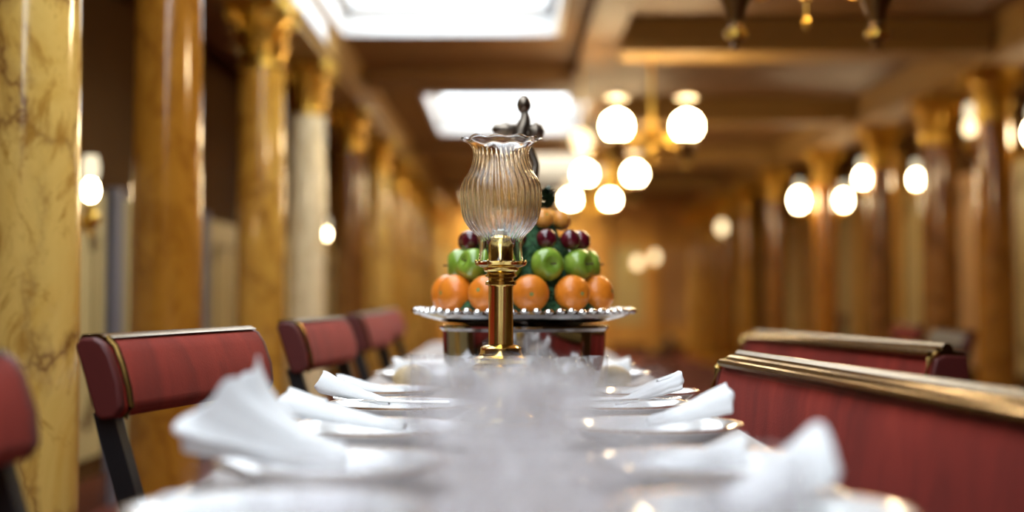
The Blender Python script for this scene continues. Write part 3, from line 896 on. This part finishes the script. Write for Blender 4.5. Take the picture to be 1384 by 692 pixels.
# moss cone
core = MB()
def conefn(u, v):
    a = 2 * PI * u
    zc = RZ - .004 + (fz(262) - RZ) * v
    r = (.158 * (1 - v) + .022 * v) * (1 - .12 * math.sin(PI * v) * 0)
    r *= 1 + .06 * noise.noise(Vector((math.cos(a) * 6, math.sin(a) * 6, v * 12))) + .05 * noise.noise(Vector((math.cos(a) * 16, math.sin(a) * 16, v * 34)))
    return (r * math.cos(a), r * math.sin(a), zc)
core.grid(conefn, 140, 60, cu=True)
M_moss = mat('dark_moss', (.015, .05, .02), .9)
nt, ns, bb = nodes(M_moss)
n = noise_tex(nt, coords(nt), 90, 4, .5)
nt.links.new(ramp(nt, n.outputs[0], [(.35, (.012, .035, .014)), (.6, (.04, .13, .05)), (.75, (.09, .21, .08))]), bb.inputs['Base Color'])
bump(nt, bb, n.outputs[0], .8, .01)
o = core.build('moss_cone', M_moss, loc=(FX, FY, 0))
tag(o, 'dark green moss cone between the fruit on the silver stand', 'moss cone')
sp_ = MB()
rnd = random.Random(3)
for k in range(900):          # little sprigs of moss sticking out
    v = rnd.random() ** 1.2; a = rnd.random() * 2 * PI
    p = Vector(conefn(a / (2 * PI), v))
    d = Vector((math.cos(a), math.sin(a), rnd.uniform(-.2, .9))).normalized()
    s = Vector((-math.sin(a), math.cos(a), rnd.uniform(-.4, .4))).normalized() * .003
    L = rnd.uniform(.006, .014)
    sp_.add([p - s, p + s, p + d * L + s * .4, p + d * L - s * .4], [(0, 1, 2, 3)])
mo = sp_.build('moss_sprigs', M_moss, o); mo['kind'] = 'stuff'

# fruit
def fruit_mesh(name, R, kind, m):
    b = MB(); NU, NV = 40, 24
    def fn(u, v):
        a = 2 * PI * u; p = PI * v
        c, s = math.cos(p), math.sin(p)
        if kind == 'apple':
            r = R * (1 + .03 * math.cos(5 * a) * (p / PI)) * (1.0 - .06 * (p / PI))
            x = r * s * (1 + .05 * c); z = R * .93 * c
            z -= R * .34 * math.exp(-(p / .34) ** 2)
            z += R * .16 * math.exp(-((PI - p) / .3) ** 2)
        elif kind == 'orange':
            r = R * (1 + .006 * noise.noise(Vector((math.cos(a) * s * 9, math.sin(a) * s * 9, c * 9))))
            x = r * s; z = r * .92 * c
            z -= R * .07 * math.exp(-(p / .16) ** 2)
        else:
            x = R * s; z = R * c - R * .10 * math.exp(-(p / .25) ** 2)
        return (x * math.cos(a), x * math.sin(a), z)
    b.grid(fn, NU, NV, cu=True)
    o = b.build(name, m)
    if kind == 'apple':
        MB().tube([(0, 0, R * .55), (R * .04, 0, R * .8), (R * .12, 0, R * 1.02)], [R * .05, R * .04, R * .06], 8).build('stalk', M_stalk, o)
    elif kind == 'orange':
        MB().lathe([(R * .10, R * .855), (R * .12, R * .87), (R * .07, R * .885), (R * .01, R * .88)], 6).build('calyx', M_calyx, o)
    return o
M_stalk = mat('stalk_brown', (.08, .045, .02), .8)
M_calyx = mat('calyx_green', (.30, .34, .10), .8)
def skin(name, c1, c2, c3, rough, bs, coat=.3, nb=300, bsr=.25):
    m = mat(name, c1, rough, 0, Coat_Weight=coat, Coat_Roughness=.15)
    nt, ns, b = nodes(m)
    n = noise_tex(nt, coords(nt, (1, 1, .5)), bs, 4, .4)
    nt.links.new(ramp(nt, n.outputs[0], [(.32, c1), (.52, c2), (.72, c3)]), b.inputs['Base Color'])
    n2 = noise_tex(nt, coords(nt), nb, 2); bump(nt, b, n2.outputs[0], bsr, .0012)
    return m
M_orange = skin('orange_peel', (.85, .22, .012), (.90, .27, .02), (.80, .18, .01), .38, 12)
M_green = skin('green_apple_skin', (.16, .30, .025), (.26, .42, .045), (.38, .50, .09), .25, 22, .6, 200, .04)
M_plum = skin('dark_red_skin', (.06, .004, .010), (.11, .006, .014), (.17, .012, .018), .18, 25, .7, 200, .03)
M_clem = skin('clementine_peel', (.80, .30, .04), (.86, .36, .06), (.72, .24, .03), .45, 14)
def tier(name, kind, m, R, ring, z, n, a0, back, lab_f, group, lean):
    src = None; k2 = 0
    for k in range(n):
        a = a0 + k * 2 * PI / n      # angle measured from facing the camera (-y), positive to the right
        a = (a + PI) % (2 * PI) - PI
        if abs(a) > back: continue
        X = FX + ring * math.sin(a); Y = FY - ring * math.cos(a)
        rv = random.Random(k + int(z * 1000))
        if src is None: o = src = fruit_mesh(name, R, kind, m)
        else:
            o = src.copy(); S.collection.objects.link(o)
            for ch in src.children:
                c = ch.copy(); S.collection.objects.link(c); c.parent = o
        sc_ = rv.uniform(.95, 1.05)
        # point the fruit's stalk end outwards and up
        d = Vector((math.sin(a), -math.cos(a), lean + rv.uniform(-.25, .25)))
        q = d.to_track_quat('Z', 'Y')
        o.rotation_mode = 'QUATERNION'; o.rotation_quaternion = q
        o.location = (X, Y, z); o.scale = (sc_,) * 3
        tag(o, lab_f(a), {'apple': 'apple', 'orange': 'orange', 'plum': 'plum'}[kind], group)
def where(a, what, tiername):
    d = math.degrees(a)
    e = round(d / 10)
    if abs(d) < 12: side = 'facing the camera'
    elif d < 0: side = ('just left of the brass stem' if d > -32 else 'left of centre' if d > -55 else 'near the left edge' if d > -78 else 'at the far left edge' if d > -110 else 'half hidden round the left side')
    else: side = ('just right of the brass stem' if d < 32 else 'right of centre' if d < 55 else 'near the right edge' if d < 78 else 'at the far right edge' if d < 110 else 'half hidden round the right side')
    return '%s %s, %s' % (what, tiername, side)
R0 = .0345
tier('orange', 'orange', M_orange, .0355, .150, fz(397), 11, math.radians(4), math.radians(128), lambda a: where(a, 'bright orange', 'in the pyramid\'s bottom tier'), 'oranges of the bottom tier', .15)
tier('green_apple', 'apple', M_green, .0330, .124, fz(359), 10, math.radians(20), math.radians(128), lambda a: where(a, 'green apple', 'in the pyramid\'s second tier'), 'green apples of the second tier', .15)
tier('plum', 'plum', M_plum, .0205, .112, fz(326), 12, math.radians(22), math.radians(130), lambda a: where(a, 'dark red plum', 'in the pyramid\'s third tier'), 'dark red plums of the third tier', .3)
tier('clementine', 'orange', M_clem, .0195, .078, fz(298), 9, math.radians(28), math.radians(130), lambda a: where(a, 'small clementine', 'in the pyramid\'s top tier'), 'clementines of the top tier', .5)

# dark foliage finial and bronze figure above the pyramid
def W3(px, py, dy=0): return (FX + (px - 708) * Q, FY + dy, fz(py))
t = thing('bronze_figurine', 'dark bronze figurine with round head above the glass shade', 'figurine', (FX, FY, fz(262)))
inv = Vector((-FX, -FY, -fz(262)))
def L3(px, py, dy=0): return tuple(Vector(W3(px, py, dy)) + inv)
MB().tube([L3(708, 268), L3(714, 250), L3(722, 235), L3(724, 222), L3(718, 206), L3(709, 192), L3(706, 186)], [.020, .014, .010, .008, .0085, .011, .013], 12).build('twisted_stem', M_bronze, t)
MB().tube([L3(704, 190), L3(702, 184), L3(705, 174), L3(709, 166), L3(710, 158), L3(709, 152)], [.017, .015, .014, .013, .0095, .008], 14).build('body', M_bronze, t)
hd = MB()
def headfn(u, v):
    a = 2 * PI * u; p = PI * v
    x = .0145 * math.sin(p) * math.cos(a); y = .016 * math.sin(p) * math.sin(a); z_ = .0175 * math.cos(p)
    if y < 0: y -= .004 * math.exp(-((x / .003) ** 2) - ((z_ + .001) / .004) ** 2)          # nose
    y += .002 * (math.exp(-(((abs(x) - .005) / .0025) ** 2) - ((z_ - .003) / .002) ** 2)) if y < 0 else 0   # eye sockets
    return (x, y, z_)
hd.grid(headfn, 28, 20, cu=True)
ho = hd.build('head', M_bronze, t); ho.location = L3(708, 141)
for (sx, cx, cy, rx, rz_) in ((-1, 683, 174, .027, .010), (1, 724, 177, .017, .014)):
    w = MB()
    def wfn(u, v, sx=sx, rx=rx, rz_=rz_):
        a = 2 * PI * u; p = PI * v
        return (rx * math.cos(p) * sx, .014 * math.sin(p) * math.sin(a), rz_ * math.sin(p) * math.cos(a) * 1.15 * (1 + .12 * math.cos(8 * p)))
    w.grid(wfn, 24, 18, cu=True)
    w.tube([(0, 0, 0), (-sx * rx * .8, 0, -.004), (-sx * (rx + .006), 0, -.002)], .006, 8)
    w.build('arm_shell', M_bronze, t).location = L3(cx, cy)
# foliage cluster on top of the cone, dark leaves
fo = MB(); rnd = random.Random(11)
for k in range(130):
    a = rnd.random() * 2 * PI; h = rnd.random()
    base_ = Vector((0.045, -.02, (fz(284) - fz(262)) + .035 * h))
    d = Vector((math.cos(a), math.sin(a), rnd.uniform(-.2, .8))).normalized()
    L = rnd.uniform(.016, .036) * (1 - .3 * h)
    s = d.cross(Vector((0, 0, 1))).normalized() * .006
    m1 = base_ + d * L * .5 + Vector((0, 0, .004)); e = base_ + d * L + Vector((0, 0, .003))
    fo.add([base_ - s * .3, base_ + s * .3, m1 + s, e, m1 - s], [(0, 1, 2, 3, 4)])
tag(fo.build('leaf_cluster', mat('dark_leaf', (.02, .05, .022), .5), loc=(FX, FY, fz(262))), 'cluster of dark green leaves topping the fruit pyramid', 'leaves')
